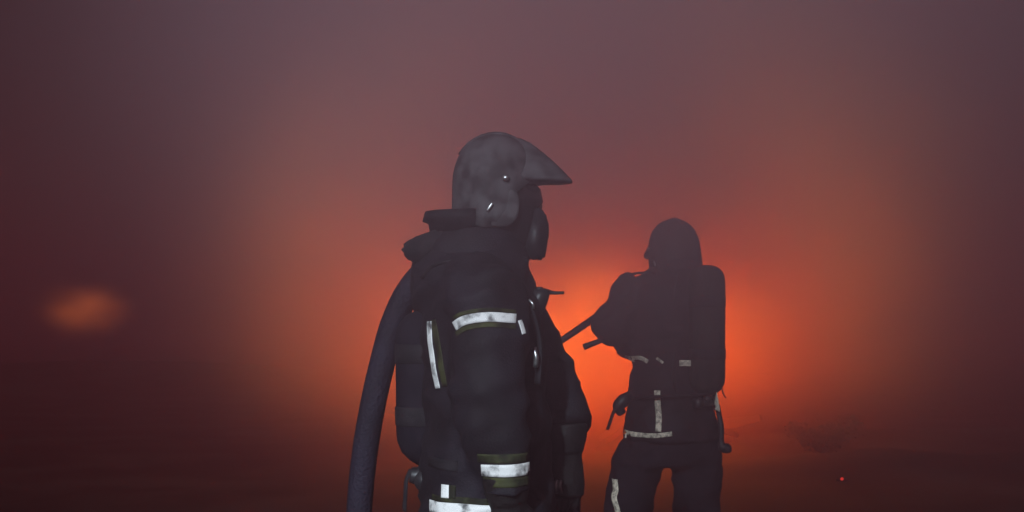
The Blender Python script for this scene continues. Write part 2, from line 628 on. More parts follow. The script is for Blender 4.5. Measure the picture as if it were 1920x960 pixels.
def strap_tube(name, pts, wdt, parent, flat=.28, up=(0, 0, 1)):
    bm = bmesh.new()
    tube(bm, [(p, wdt) for p in pts], 8, 6, flat, True, up)
    return finish(name, bm, M_STRAP, parent)

# ================================================================== nearer firefighter (profile, facing +x)
ff = root('person', (A(905, 608).x, 3.333, 0),
          'nearer firefighter in profile facing right with peaked helmet and breathing mask', 'person', 'firefighters')

# body: one continuous figure
bm = bmesh.new()
loft(bm, [(A(985, 960), .09, .15, X, Y), (A(900, 900), .12, .16, X, Y), (A(900, 780), .11, .16, X, Y), (A(900, 640), .12, .19, X, Y), (A(895, 540), .09, .18, X, Y), (A(900, 500), .06, .09, X, Y)][1:], 20)
tube(bm, [(A(900, 510), .06), (A(915, 440), .058), (A(925, 400), .06)], 14)
ball(bm, A(930, 352), .098, .98, .80, 1.12)
ball(bm, A(962, 425), .05, 1.0, .85, 1.1)
tube(bm, [(A(1000, 360), .010), (A(1008, 388), .016), (A(998, 398), .012)], 8)
for dy in (-.078, .078):
    ball(bm, A(925, 372, dy), .022, .8, .5, 1.4)
tube(bm, [(A(905, 545, -.17), .06), (A(912, 650, -.23), .052), (A(915, 735, -.26), .044), (A(935, 830, -.26), .038), (A(948, 915, -.25), .030), (A(952, 965, -.25), .028)], 14)
tube(bm, [(A(915, 545, .17), .06), (A(960, 620, .2), .052), (A(1015, 725, .2), .044), (A(1042, 785, .17), .036), (A(1056, 830, .15), .028), (A(1058, 850, .15), .026)], 14)
for sgn, pts in ((-1, ((895, 930), (905, 1100), (915, 1300), (900, 1480), (888, 1640))), (1, ((905, 930), (935, 1100), (960, 1300), (955, 1480), (948, 1640)))):
    tube(bm, [(A(px, py, sgn*.11), r) for (px, py), r in zip(pts, (.085, .08, .055, .05, .036))], 14)
finish('body', remesh(bm, .012, 3), M_SKIN, ff)

# coat with both sleeves
bm = bmesh.new()
def sec(y, x0, x1, hw, dy=0):
    return ((A(x0, y, dy) + A(x1, y, dy))/2, (x1-x0)/1600, hw, X, Y)
loft(bm, [sec(428, 842, 968, .080), sec(446, 806, 984, .095), sec(470, 776, 986, .112), sec(492, 778, 988, .150), sec(515, 776, 990, .195), sec(548, 776, 1000, .225),
          sec(600, 784, 1012, .235), sec(670, 792, 1022, .235), sec(740, 796, 1026, .232), sec(820, 794, 1030, .235), sec(890, 792, 1034, .240), sec(960, 790, 1036, .250), sec(1000, 788, 1036, .255)], 36)
tube(bm, [(A(900, 528, -.13), .085), (A(908, 568, -.195), .092), (A(915, 640, -.225), .088), (A(914, 735, -.245), .080), (A(930, 815, -.25), .068), (A(944, 885, -.25), .062), (A(948, 930, -.25), .060)], 22, 4)
tube(bm, [(A(905, 535, .13), .085), (A(938, 580, .19), .090), (A(984, 655, .21), .088), (A(1026, 735, .20), .084), (A(1046, 785, .17), .078), (A(1056, 812, .15), .074)], 22, 4)
coat = finish('jacket', remesh(bm, .010, 5, cloth_fold(1, .020)), M_COAT, ff)
bc = bvh_of(coat)
DY = (0, 1, 0)
patch_on('reflective_tape', bc, strip(A, [(850, 612), (872, 600), (915, 594), (968, 597)], (-9, 9), -.30), DY, M_SILVER, coat)
patch_on('yellow_trim', bc, strip(A, [(848, 597), (870, 587), (915, 581), (968, 584)], (-4, 3), -.30), DY, M_LIME, coat, .003)
patch_on('yellow_trim', bc, strip(A, [(852, 626), (876, 613), (918, 607), (968, 611)], (-3, 6), -.30), DY, M_LIME, coat, .003)
patch_on('reflective_tape', bc, strip(A, [(975, 600), (979, 612), (983, 626)], (-4, 4), -.28), DY, M_SILVER, coat)
patch_on('reflective_tape', bc, strip(A, [(808, 602), (810, 640), (817, 685), (825, 727)], (-1, 9), -.15), DY, M_SILVER, coat)
patch_on('yellow_trim', bc, strip(A, [(811, 600), (819, 640), (827, 685), (834, 724)], (-7, 4), -.15), DY, M_LIME, coat, .003)
patch_on('yellow_trim', bc, strip(A, [(894, 862), (925, 862), (960, 861), (994, 860)], (-8, 9), -.32), DY, M_LIME, coat, .003)
patch_on('reflective_tape', bc, strip(A, [(901, 886), (925, 885), (960, 884), (994, 882)], (-11, 12), -.32), DY, M_SILVER, coat, .005)
patch_on('yellow_trim', bc, strip(A, [(904, 908), (928, 908), (960, 907), (996, 906)], (-9, 9), -.32), DY, M_LIME, coat, .003)
patch_on('reflective_tape', bc, strip(A, [(800, 956), (835, 956), (880, 956), (924, 957)], (-9, 14), -.25), DY, M_SILVER, coat)
patch_on('yellow_trim', bc, strip(A, [(806, 940), (850, 940), (918, 941)], (-5, 6), -.25), DY, M_LIME, coat, .003)
patch_on('reflective_tape', bc, strip(A, [(833, 911), (833, 935)], (-8, 7), -.22, 3), DY, M_SILVER, coat)
patch_on('yellow_trim', bc, strip(A, [(847, 911), (847, 935)], (-7, 6), -.22, 3), DY, M_LIME, coat, .003)
bm = bmesh.new()                     # standing collar
rings = []
for z, rx, ry, dx in ((492, .125, .128, 884), (462, .123, .118, 884), (440, .110, .104, 892), (430, .100, .096, 898)):
    rings.append((A(dx, z), rx, ry, X, Y))
loft(bm, rings, 36)
finish('collar', remesh(bm, .010, 3, cloth_fold(4, .008)), M_COAT, coat)
bm = bmesh.new()                     # tab on the far sleeve
rbox(bm, A(1060, 690, .20), (.036, .05, .05), .008, Matrix.Rotation(R(-12), 3, Y))
finish('sleeve_tab', bm, M_COAT, coat)

# trousers
bm = bmesh.new()
loft(bm, [(A(905, 905), .13, .19, X, Y), (A(905, 960), .14, .20, X, Y), (A(908, 1040), .13, .19, X, Y)], 24)
for sgn, pts in ((-1, ((898, 980), (905, 1100), (915, 1300), (902, 1480), (892, 1600))), (1, ((915, 980), (938, 1100), (962, 1300), (957, 1480), (952, 1600)))):
    tube(bm, [(A(px, py, sgn*.11), r) for (px, py), r in zip(pts, (.115, .115, .10, .095, .095))], 18)
trs = finish('trousers', remesh(bm, .013, 4, cloth_fold(2, .014)), M_TROUSER, ff)
bt = bvh_of(trs)
for sgn, px in ((-1, 897), (1, 954)):
    band('reflective_tape', bt, A(px, 1540, sgn*.11), Z, -.02, .02, .12, M_SILVER, trs, lift=.005)
for sgn, px in ((-1, 890), (1, 950)):
    make_boot(ff, A(px, 1640, sgn*.11), X)
make_glove('glove', A(952, 935, -.25), (.12, 0, -1), (1, .25, 0), .42, ff, (.1, 1, 0))
make_glove('glove', A(1058, 838, .14), (.02, -.04, -1), (-1, -.45, 0), .55, ff, (0, 1, 0), 1.15)
hel = bpy.data.objects.new('helmet', None)
link(hel, ff)
hel.location = A(931, 345) - ff.location
make_helmet(hel, A(931, 345), X, Y)
bmk = bpy.data.objects.new('breathing_mask', None)
link(bmk, ff)
bmk.location = A(935, 380) - ff.location
make_mask(bmk, A(929, 383), X, Y)

# breathing set on his back
bs = root('breathing_apparatus', A(795, 740), 'dark air cylinder set strapped to the back of the nearer firefighter', 'air cylinder', 'breathing sets')
make_set(bs, A(796, 582, -.01), A(799, 872, -.01), .069, X, Y, M_CYL)
bm = bmesh.new()                      # padded top of the carrying frame
pr = [(822, 428), (772, 446), (751, 461), (754, 475), (769, 492), (815, 506), (850, 450)]
fr = [bm.verts.new(A(x, y, -.085)) for x, y in pr]
bk = [bm.verts.new(A(x, y, .085)) for x, y in pr]
for i in range(len(pr)):
    q = (i+1) % len(pr)
    bm.faces.new((fr[i], fr[q], bk[q], bk[i]))
bm.faces.new(fr[::-1])
bm.faces.new(bk)
bmesh.ops.bevel(bm, geom=bm.edges[:], offset=.008, segments=2, affect='EDGES')
finish('carry_handle', bm, M_STRAP, bs)
for sgn in (-1, 1):
    strap_tube('shoulder_strap', [A(800, 520, sgn*.12), A(825, 497, sgn*.15), A(880, 492, sgn*.165), A(945, 510, sgn*.18), A(990, 570, sgn*.16), A(1010, 640, sgn*.15), A(1008, 720, sgn*.16)], .022, bs)
strap_tube('strap_end', [A(770, 880, -.03), A(762, 900, -.04), A(760, 925, -.04), A(758, 958, -.03)], .007, bs, .4)
bm = bmesh.new()
tube(bm, [(A(800, 885, -.03), .02), (A(785, 892, -.04), .022), (A(770, 890, -.04), .018)], 10)
finish('waist_buckle', bm, M_DARKPL, bs)
patch_on('waist_belt', bc, strip(A, [(800, 868), (820, 871), (840, 872), (858, 873)], (-10, 10), -.2), DY, M_STRAP, bs, .004)
patch_on('waist_belt', bc, strip(A, [(800, 868), (860, 874), (940, 876), (1020, 880)], (-10, 10), .2), (0, -1, 0), M_STRAP, bs, .004)
bm = bmesh.new()                      # hose to the mask
tube(bm, [(A(820, 560, .13), .011), (A(850, 505, .17), .011), (A(920, 500, .17), .011), (A(960, 496, .11), .011), (A(980, 486, .05), .011), (A(994, 474, .01), .012)], 10)
finish('air_hose', bm, M_RUBBER, bs)
bm = bmesh.new()
tube(bm, [(A(990, 492, -.05), .005), (A(984, 488, -.05), .008), (A(979, 494, -.05), .006)], 8)
finish('mask_buckle', bm, M_DARKPL, bs)
# clipped metal on the chest strap
for (x0, y0), (x1, y1), r in (((1001, 652), (1004, 688), .006), ((992, 562), (1000, 578), .003)):
    bm = bmesh.new()
    tube(bm, [(A(x0, y0, -.19), r), (A((x0+x1)/2+3, (y0+y1)/2, -.195), r), (A(x1, y1, -.19), r)], 8, 3)
    finish('strap_ring', bm, M_METAL, bs)

# radio on the chest
rd = root('radio', A(1012, 560, -.02), 'small dark radio with thin antenna jutting from the chest of the nearer firefighter', 'radio')
bm = bmesh.new()
pr = [(994, 545), (1010, 541), (1026, 540), (1031, 545), (1029, 560), (1022, 580), (1014, 592), (1000, 590)]
fr = [bm.verts.new(A(x, y, -.035)) for x, y in pr]
bk = [bm.verts.new(A(x, y, .03)) for x, y in pr]
for i in range(len(pr)):
    j = (i+1) % len(pr)
    bm.faces.new((fr[i], fr[j], bk[j], bk[i]))
bm.faces.new(fr[::-1])
bm.faces.new(bk)
bmesh.ops.bevel(bm, geom=bm.edges[:], offset=.004, segments=2, affect='EDGES')
finish('radio_body', bm, M_DARKPL, rd)
bm = bmesh.new()
tube(bm, [(A(1026, 547), .007), (A(1036, 549), .0045), (A(1050, 549), .0038), (A(1058, 549), .0042)], 10, 3)
finish('antenna', bm, M_RUBBER, rd)
bm = bmesh.new()
tube(bm, [(A(1012, 543, -.015), .008), (A(1012, 538, -.015), .008)], 10, 2)
finish('volume_knob', bm, M_DARKPL, rd)

# charged hose over his far shoulder
hs = root('fire_hose', A(672, 1700, .08), 'thick dark hose slung over the shoulder of the nearer firefighter, hanging behind him', 'hose')
bm = bmesh.new()
HP = [(A(1062, 1100, .26), .030), (A(1066, 960, .22), .030), (A(1068, 870, .20), .030), (A(1066, 800, .22), .030), (A(1050, 700, .27), .030), (A(1010, 600, .27), .030), (A(950, 520, .22), .030),
      (A(880, 487, .17), .030), (A(815, 498, .13), .031), (A(770, 540, .11), .031), (A(738, 605, .10), .031), (A(717, 680, .09), .031), (A(699, 760, .08), .031), (A(684, 850, .08), .031), (A(674, 950, .08), .031),
      (A(668, 1100, .08), .031), (A(672, 1300, .08), .031), (A(690, 1500, .10), .031), (A(700, 1640, .16), .031)]
tail = [(Vector((-.34, 3.62, .034)), .031), (Vector((-.30, 4.1, .032)), .031), (Vector((-.5, 5.2, .032)), .031), (Vector((-1.2, 6.8, .032)), .031), (Vector((-2.2, 7.4, .032)), .031)]
tube(bm, HP + tail, 20, 8)
hose = finish('hose_line', bm, M_HOSE, hs)
bm = bmesh.new()
path = smooth_path([(A(1062, 1100, .26), .030), (A(1058, 1180, .26), .034), (A(1050, 1290, .24), .03)], 4)
loft(bm, [(A(1062, 1100, .26), .031, .031, X, Y), (A(1062, 1104, .26), .040, .040, X, Y), (A(1061, 1150, .26), .040, .040, X, Y), (A(1061, 1155, .26), .034, .034, X, Y), (A(1060, 1190, .26), .034, .034, X, Y)], 20)
finish('hose_coupling', bm, M_METAL, hs)
bm = bmesh.new()
for d0 in (0, 12):
    tube(bm, [(A(1044+d0*.6, 900, .10), .0045), (A(1042+d0*.6, 912, .095), .005), (A(1045+d0*.6, 925, .10), .0045)], 8, 3)
finish('hose_clip', bm, M_METAL, hs)
strap_tube('hose_strap', [A(1030, 868, .02), A(1026, 890, .0), A(1032, 920, .0), A(1024, 950, .0), A(1028, 985, .02)], .012, hs, .4)

# ================================================================== farther firefighter (back three-quarter view)
FB = Vector((-.62, .78, 0)).normalized()      # facing away to the left
SB = FB.cross(Z).normalized()                 # his right
f2 = root('person', (B(1252, 608).x, 6.35, 0),
          'farther firefighter seen from behind, arm bent, air cylinder on back', 'person', 'firefighters')
CB = Vector((B(1252, 608).x, 6.35, 0))
def L2(fx, sx, z):
    return CB + FB*fx + SB*sx + Z*z
def zb(py):
    return 1.4 + (608-py)*6.35/2667
bm = bmesh.new()
loft(bm, [(L2(0, 0, zb(850)), .10, .13, FB, SB), (L2(0, 0, zb(760)), .10, .12, FB, SB), (L2(0, 0, zb(640)), .105, .125, FB, SB), (L2(0, 0, zb(545)), .08, .12, FB, SB), (L2(0, 0, zb(520)), .055, .08, FB, SB)], 20)
tube(bm, [(L2(0, 0, zb(520)), .06), (B(1260, 500, .02), .056), (B(1262, 488, .03), .056)], 12)
ball(bm, B(1263, 478, .03), .088, .92, .92, 1.1)
ball(bm, B(1252, 496, .08), .042)
tube(bm, [(B(1243, 474, .10), .009), (B(1241, 482, .11), .013), (B(1243, 487, .10), .010)], 8)
tube(bm, [(B(1188, 535, .02), .058), (B(1165, 575, -.02), .05), (B(1143, 612, -.03), .044), (B(1152, 622, .12), .038), (B(1160, 626, .28), .030), (B(1165, 622, .38), .028)], 12)
tube(bm, [(L2(0, .12, zb(542)), .05), (L2(.06, .25, zb(590)), .05), (L2(.14, .26, zb(650)), .044), (L2(.30, .14, zb(652)), .036), (L2(.38, .06, zb(640)), .028)], 12)
for pts in (((1215, 850), (1188, 920), (1176, 1010), (1172, 1100), (1168, 1165)), ((1300, 850), (1305, 920), (1308, 1010), (1310, 1100), (1312, 1165))):
    tube(bm, [(B(px, py), r) for (px, py), r in zip(pts, (.085, .08, .058, .05, .036))], 12)
finish('body', remesh(bm, .014, 3), M_SKIN, f2)

bm = bmesh.new()
def sec2(py, x0, x1, dp, dy=0):
    a, b = B(x0, py, dy), B(x1, py, dy)
    return ((a+b)/2, (b-a).length/2, dp, X, Y)
loft(bm, [sec2(500, 1228, 1302, .08), sec2(510, 1205, 1318, .11), sec2(524, 1188, 1328, .14), sec2(550, 1182, 1330, .17), sec2(600, 1182, 1330, .175), sec2(660, 1184, 1328, .17), sec2(710, 1182, 1328, .168),
          sec2(750, 1176, 1335, .17), sec2(790, 1172, 1346, .18), sec2(826, 1168, 1352, .19)], 32)
tube(bm, [(B(1200, 532, .0), .080), (B(1182, 548, .0), .085), (B(1168, 572, -.02), .080), (B(1156, 604, -.03), .088), (B(1158, 612, .08), .088), (B(1158, 624, .22), .070), (B(1162, 624, .30), .062)], 20, 4)
tube(bm, [(L2(0, .16, zb(535)), .08), (L2(.06, .25, zb(585)), .082), (L2(.14, .25, zb(645)), .08), (L2(.30, .13, zb(652)), .068), (L2(.38, .05, zb(645)), .06)], 20, 4)
ball(bm, B(1150, 608, -.02), .098)
ct2 = finish('jacket', remesh(bm, .012, 4, cloth_fold(6, .012)), M_COAT, f2)
b2 = bvh_of(ct2)
patch_on('reflective_tape', b2, strip(B, [(1188, 675), (1203, 672), (1218, 679)], (-4, 4), -.2), DY, M_SILVER_W, ct2)
patch_on('reflective_tape', b2, strip(B, [(1233, 672), (1240, 677), (1245, 681)], (-2.5, 2.5), -.2), DY, M_SILVER_W, ct2)
patch_on('reflective_tape', b2, strip(B, [(1234, 733), (1235, 760), (1237, 785), (1235, 810)], (-5.5, 5.5), -.2), DY, M_SILVER_W, ct2)
patch_on('reflective_tape', b2, strip(B, [(1172, 816), (1200, 819), (1232, 819), (1263, 815)], (-4, 5), -.25), DY, M_SILVER_W, ct2)
patch_on('reflective_tape', b2, strip(B, [(1341, 735), (1344, 750), (1347, 772)], (-3, 3), -.2), DY, M_SILVER_W, ct2)
bm = bmesh.new()
loft(bm, [(L2(0, 0, zb(528)), .13, .14, FB, SB), (B(1258, 514, .01), .105, .11, FB, SB), (B(1262, 503, .01), .085, .085, FB, SB)], 28)
finish('collar', remesh(bm, .010, 3, cloth_fold(7, .006)), M_COAT, ct2)

bm = bmesh.new()
loft(bm, [sec2(800, 1182, 1344, .15), sec2(840, 1160, 1352, .16), sec2(872, 1158, 1352, .15)], 26)
for pts in (((1205, 840), (1186, 900), (1178, 960), (1174, 1040), (1170, 1120), (1168, 1150)), ((1306, 840), (1307, 900), (1306, 960), (1308, 1040), (1311, 1120), (1312, 1150))):
    tube(bm, [(B(px, py), r) for (px, py), r in zip(pts, (.115, .112, .105, .10, .095, .095))], 18)
tr2 = finish('trousers', remesh(bm, .013, 4, cloth_fold(9, .014)), M_TROUSER, f2)
bt2 = bvh_of(tr2)
patch_on('reflective_tape', bt2, strip(B, [(1157, 905), (1158, 925), (1155, 940), (1161, 962), (1165, 985)], (-5, 5), -.2), DY, M_SILVER_W, tr2)
for px in (1170, 1311):
    band('reflective_tape', bt2, B(px, 1110), Z, -.02, .02, .12, M_SILVER_W, tr2)
for px in (1168, 1312):
    make_boot(f2, B(px, 1165), FB)
make_glove('glove', B(1165, 622, .36), (-.1, .8, .05), (0, 0, 1), .8, f2, (-.6, -.2, -.3))
make_glove('glove', L2(.36, .06, zb(640)), (.1, .9, .1), (0, 0, 1), .8, f2, (-.6, -.2, -.3))
hel2 = bpy.data.objects.new('helmet', None)
link(hel2, f2)
HB = Vector((-.38, .92, 0)).normalized()       # his head is bowed and turned a little further away
HS = HB.cross(Z).normalized()
hc = B(1264, 467, .02)
hel2.location = hc - f2.location
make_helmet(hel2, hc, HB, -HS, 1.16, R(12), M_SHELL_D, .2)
bmk2 = bpy.data.objects.new('breathing_mask', None)
link(bmk2, f2)
bmk2.location = B(1262, 480, .03) - f2.location
make_mask(bmk2, B(1263, 486, .03), HB, -HS)

bs2 = root('breathing_apparatus', B(1322, 620, -.12), 'tall dark air cylinder set on the back of the farther firefighter', 'air cylinder', 'breathing sets')
make_set(bs2, B(1326, 497, -.17), B(1326, 742, -.17), .078, FB, SB, M_CYL2)
bm = bmesh.new()
rbox(bm, B(1354, 595, -.17), (.025, .05, .075), .008)
finish('cylinder_clamp', bm, M_DARKPL, bs2)
strap_tube('strap_end', [B(1345, 735, -.2), B(1353, 728, -.2), B(1356, 738, -.2), B(1361, 746, -.2)], .006, bs2, .5)
strap_tube('shoulder_strap', [B(1225, 512, -.13), B(1195, 512, -.05), B(1178, 518, .02), B(1160, 535, .03), B(1150, 552, .05), B(1168, 590, .13)], .014, bs2, .4)
strap_tube('shoulder_strap', [B(1302, 515, -.13), B(1310, 508, .0), B(1318, 530, .17), B(1310, 600, .2)], .02, bs2, .4)
bm = bmesh.new()
rbox(bm, B(1285, 681, -.19), (.052, .01, .026), .003)
finish('reflective_tag', bm, M_SILVER_W, bs2)
strap_tube('waist_belt', [B(1334, 736, -.19), B(1280, 742, -.19), B(1220, 744, -.17), B(1182, 748, -.03), B(1180, 748, .08)], .022, bs2)
bm = bmesh.new()
tube(bm, [(B(1182, 742, -.06), .022), (B(1170, 750, -.08), .030), (B(1160, 762, -.08), .028), (B(1166, 775, -.07), .02)], 12)
finish('waist_buckle', bm, M_DARKPL, bs2)
strap_tube('strap_end', [B(1163, 758, -.09), B(1152, 770, -.09), B(1145, 788, -.09), B(1139, 806, -.09)], .013, bs2, .55)
bm = bmesh.new()
tube(bm, [(B(1345, 760, -.1), .012), (B(1352, 800, -.12), .012), (B(1352, 828, -.12), .014), (B(1356, 838, -.12), .024), (B(1366, 841, -.12), .022), (B(1371, 841, -.12), .014)], 12)
finish('pressure_gauge', bm, M_RUBBER, bs2)

# nozzle in his hands
nz = root('hose_nozzle', B(1110, 620, .40), 'straight dark hose nozzle pointing down left from the bent arm of the farther firefighter', 'nozzle')
bm = bmesh.new()
n0, n1 = B(1165, 562, .40), B(1018, 662, .62)
ax = (n1-n0).normalized()
u = ax.cross(Z).normalized()
v = ax.cross(u)
loft(bm, [(n0 + (n1-n0)*q, r, r, u, v) for q, r in ((0, .020), (.1, .020), (.12, .026), (.2, .026), (.22, .018), (.80, .0165), (.82, .024), (.97, .027), (1, .024))], 20)
finish('barrel', bm, M_DARKPL, nz)
bm = bmesh.new()
tube(bm, [(B(1140, 634, .40), .012), (B(1120, 641, .40), .013), (B(1104, 647, .40), .014), (B(1094, 651, .40), .015)], 12, 3)
finish('grip', bm, M_RUBBER, nz)
bm = bmesh.new()
tube(bm, [(n0 - ax*.01, .03), (n0 - ax*.12 + Z*-.02, .03), (L2(.38, .30, .95), .03), (L2(.25, .45, .5), .03), (L2(.5, .6, .10), .03), (L2(1.2, 1.2, .05), .03), (L2(1.6, 2.2, .05), .03)], 14, 6)
finish('feed_hose', bm, M_HOSE, nz)

# ================================================================== burning heaps, red light, shrub
def timber(parent, p, d, L, wd, hd, seed):
    r = random.Random(seed)
    d = Vector(d).normalized()
    u = d.cross(Z).normalized()
    v = u.cross(d)
    bm = bmesh.new()
    n = 7
    rows_ = []
    for i in range(n):
        q = i/(n-1)
        c = Vector(p) + d*(L*(q-.5)) + u*r.uniform(-.008, .008) + v*r.uniform(-.008, .008)
        k = (.6 if i in (0, n-1) else 1)*r.uniform(.85, 1.05)
        rows_.append([bm.verts.new(c + u*a*wd*k + v*b*hd*k) for a, b in ((-1, -1), (1, -1), (1, 1), (-1, 1))])
    for r0, r1 in zip(rows_, rows_[1:]):
        for i in range(4):
            j = (i+1) % 4
            bm.faces.new((r0[i], r0[j], r1[j], r1[i]))
    bm.faces.new(rows_[0][::-1])
    bm.faces.new(rows_[-1])
    return finish('timber', bm, M_WOOD, parent, smooth=False)

def heap(loc, label, rad, hgt, count, seed, group=None):
    r = random.Random(seed)
    g = Vector(loc)
    h = root('debris_heap', g, label, 'debris', group)
    bm = bmesh.new()
    n, m = 26, 7
    rows_ = []
    for j in range(m):
        q = j/(m-1)
        row = []
        for i in range(n):
            a = 2*math.pi*i/n
            k = 1 + .22*noise.noise(Vector((math.cos(a)*1.7, math.sin(a)*1.7, seed + q*2)))
            row.append(bm.verts.new(g + Vector((math.cos(a)*rad*(1-q*.86)*k, math.sin(a)*rad*.62*(1-q*.86)*k, hgt*(q**.85)*(.9 + .3*noise.noise(Vector((a, q*3, seed)))) - .06))))
        rows_.append(row)
    for r0, r1 in zip(rows_, rows_[1:]):
        for i in range(n):
            bm.faces.new((r0[i], r0[(i+1) % n], r1[(i+1) % n], r1[i]))
    bm.faces.new(rows_[0][::-1])
    bm.faces.new(rows_[-1])
    finish('rubble', bm, M_ROCK, h, smooth=False)
    for k in range(count):
        a = r.uniform(0, 6.28)
        q = r.uniform(.15, .8)
        p = g + Vector((math.cos(a)*rad*q*.7, math.sin(a)*rad*.5*q*.7, hgt*(1-q)*.9 + .1))
        timber(h, p, (math.cos(a)*.8 + r.uniform(-.5, .5), math.sin(a)*.8 + r.uniform(-.5, .5), r.uniform(-.7, .3)), r.uniform(.8, 1.7), r.uniform(.03, .06), r.uniform(.03, .06), seed*50+k)
    return h

def flame(parent, base, h, wdt, seed, mat_):
    r = random.Random(seed)
    bm = bmesh.new()
    n = 10
    pts = []
    ph, sw = r.uniform(0, 6), r.uniform(.10, .22)
    for i in range(n):
        q = i/(n-1)
        rr = wdt*(.55 + .9*q)*(1-q)**.8*1.5*(1 + .18*math.sin(q*9+ph)) + .012*(1-q)
        pts.append((Vector(base) + Vector((sw*h*math.sin(q*4.2+ph)*q, sw*.6*h*math.cos(q*3.1+ph)*q, h*q)), max(rr, .006)))
    tube(bm, pts, 10, 1)
    return finish('flame', bm, mat_, parent)

def fire(loc, label, wide, hgt, count, seed, mat_, group='fires'):
    r = random.Random(seed)
    f = root('fire', loc, label, 'fire', group)
    for k in range(count):
        q = (k+.5)/count*2-1
        flame(f, Vector(loc) + Vector((q*wide, r.uniform(-.35, .35)*wide, -.15)), hgt*(1-.45*q*q)*r.uniform(.75, 1.1), hgt*.13*r.uniform(.8, 1.2), seed*31+k, mat_)
    return f

heap((-.17, 15.3, 0), 'charred debris heap under the main fire behind the nearer firefighter', .95, .62, 8, 3, 'burning heaps')
heap((1.72, 15.7, 0), 'charred debris heap under the main fire behind the farther firefighter', .9, .62, 8, 4, 'burning heaps')
F1 = fire((-.17, 15.2, .75), 'main fire glowing orange behind the nearer firefighter', .24, 1.45, 4, 1, M_FLAME_1)
F2 = fire((1.72, 15.6, .80), 'main fire glowing orange behind the farther firefighter', .22, 1.5, 4, 2, M_FLAME)
def fire_glow(parent, c, rad, colr, s_):
    """fire glow put into a soft emitting volume that thins out towards its edge"""
    bm = bmesh.new()
    bmesh.ops.create_icosphere(bm, subdivisions=3, radius=1)
    me = bpy.data.meshes.new('flame')
    bm.to_mesh(me)
    bm.free()
    o = bpy.data.objects.new('flame', me)
    link(o, parent)
    o.location = Vector(c) - parent.location
    o.scale = rad
    m = bpy.data.materials.new('glow_volume')
    m.use_nodes = True
    t = m.node_tree
    t.nodes.clear()
    out = N(t, 'ShaderNodeOutputMaterial')
    e = N(t, 'ShaderNodeEmission')
    e.inputs[0].default_value = (*colr, 1)
    tc = N(t, 'ShaderNodeTexCoord')
    ln = N(t, 'ShaderNodeVectorMath', operation='LENGTH')
    mr = N(t, 'ShaderNodeMapRange', interpolation_type='SMOOTHERSTEP')
    for i, q in ((1, 1), (2, .0), (3, 0), (4, s_)):
        mr.inputs[i].default_value = q
    nz_ = N(t, 'ShaderNodeTexNoise')
    nz_.inputs['Scale'].default_value = 2.2
    mn = N(t, 'ShaderNodeMapRange')
    for i, q in ((1, .35), (2, .65), (3, .35), (4, 1.5)):
        mn.inputs[i].default_value = q
    mu = N(t, 'ShaderNodeMath', operation='MULTIPLY')
    t.links.new(tc.outputs['Object'], ln.inputs[0])
    t.links.new(tc.outputs['Object'], nz_.inputs['Vector'])
    t.links.new(ln.outputs['Value'], mr.inputs[0])
    t.links.new(nz_.outputs['Fac'], mn.inputs[0])
    pw = N(t, 'ShaderNodeMath', operation='POWER')
    pw.inputs[1].default_value = 1.7
    t.links.new(mr.outputs[0], pw.inputs[0])
    t.links.new(pw.outputs[0], mu.inputs[0])
    t.links.new(mn.outputs[0], mu.inputs[1])
    t.links.new(mu.outputs[0], e.inputs[1])
    t.links.new(e.outputs[0], out.inputs['Volume'])
    me.materials.append(m)

fire_glow(F1, (.66, 15.2, 1.55), (1.6, .8, 1.5), (1, .19, .010), 3.2)  # glow volume added to brighten the gap between the two figures
fire_glow(F2, (2.25, 15.6, 1.40), (1.25, .8, 1.25), (1, .19, .010), 1.3)  # fainter glow volume added for the brightness right of the farther figure
sf = root('fire', (-9.7, 32.2, .5), 'small separate red fire at the far left in the smoke', 'fire', 'fires')
fire_glow(sf, (-9.62, 32.0, 1.74), (1.65, .9, .95), (1, .20, .035), .46)

sh = root('shrub', (3.05, 14.0, gz(3.05, 14.0)-.02), 'low dark scorched shrub on the ground right of the fire', 'shrub')
bm = bmesh.new()
r = random.Random(11)
o = Vector((3.05, 14.0, gz(3.05, 14.0)-.02))
tips = []
for k in range(26):
    a = r.uniform(0, 6.28)
    L = r.uniform(.16, .34)
    p1 = o + Vector((math.cos(a)*L*.45, math.sin(a)*L*.45, L*.5))
    p2 = o + Vector((math.cos(a)*L*.9, math.sin(a)*L*.9, L*r.uniform(.7, 1)))
    tube(bm, [(o, .009), (p1, .006), (p2, .003)], 5, 2)
    tips += [p1, p2, (p1+p2)/2]
finish('stem', bm, M_TWIG, sh)
bm = bmesh.new()
for k in range(1500):
    c = r.choice(tips) + Vector((r.gauss(0, .06), r.gauss(0, .06), r.gauss(0.01, .04)))
    a, b = Vector((r.gauss(0, 1), r.gauss(0, 1), r.gauss(0, 1))).normalized(), Vector((r.gauss(0, 1), r.gauss(0, 1), r.gauss(0, 1)))
    b = (b - a*b.dot(a)).normalized()
    s_ = r.uniform(.018, .035)
    bm.faces.new([bm.verts.new(c + a*s_), bm.verts.new(c + b*s_*.4), bm.verts.new(c - a*s_), bm.verts.new(c - b*s_*.4)])
tag(finish('foliage', bm, M_TWIG, sh, smooth=False), kind='stuff')

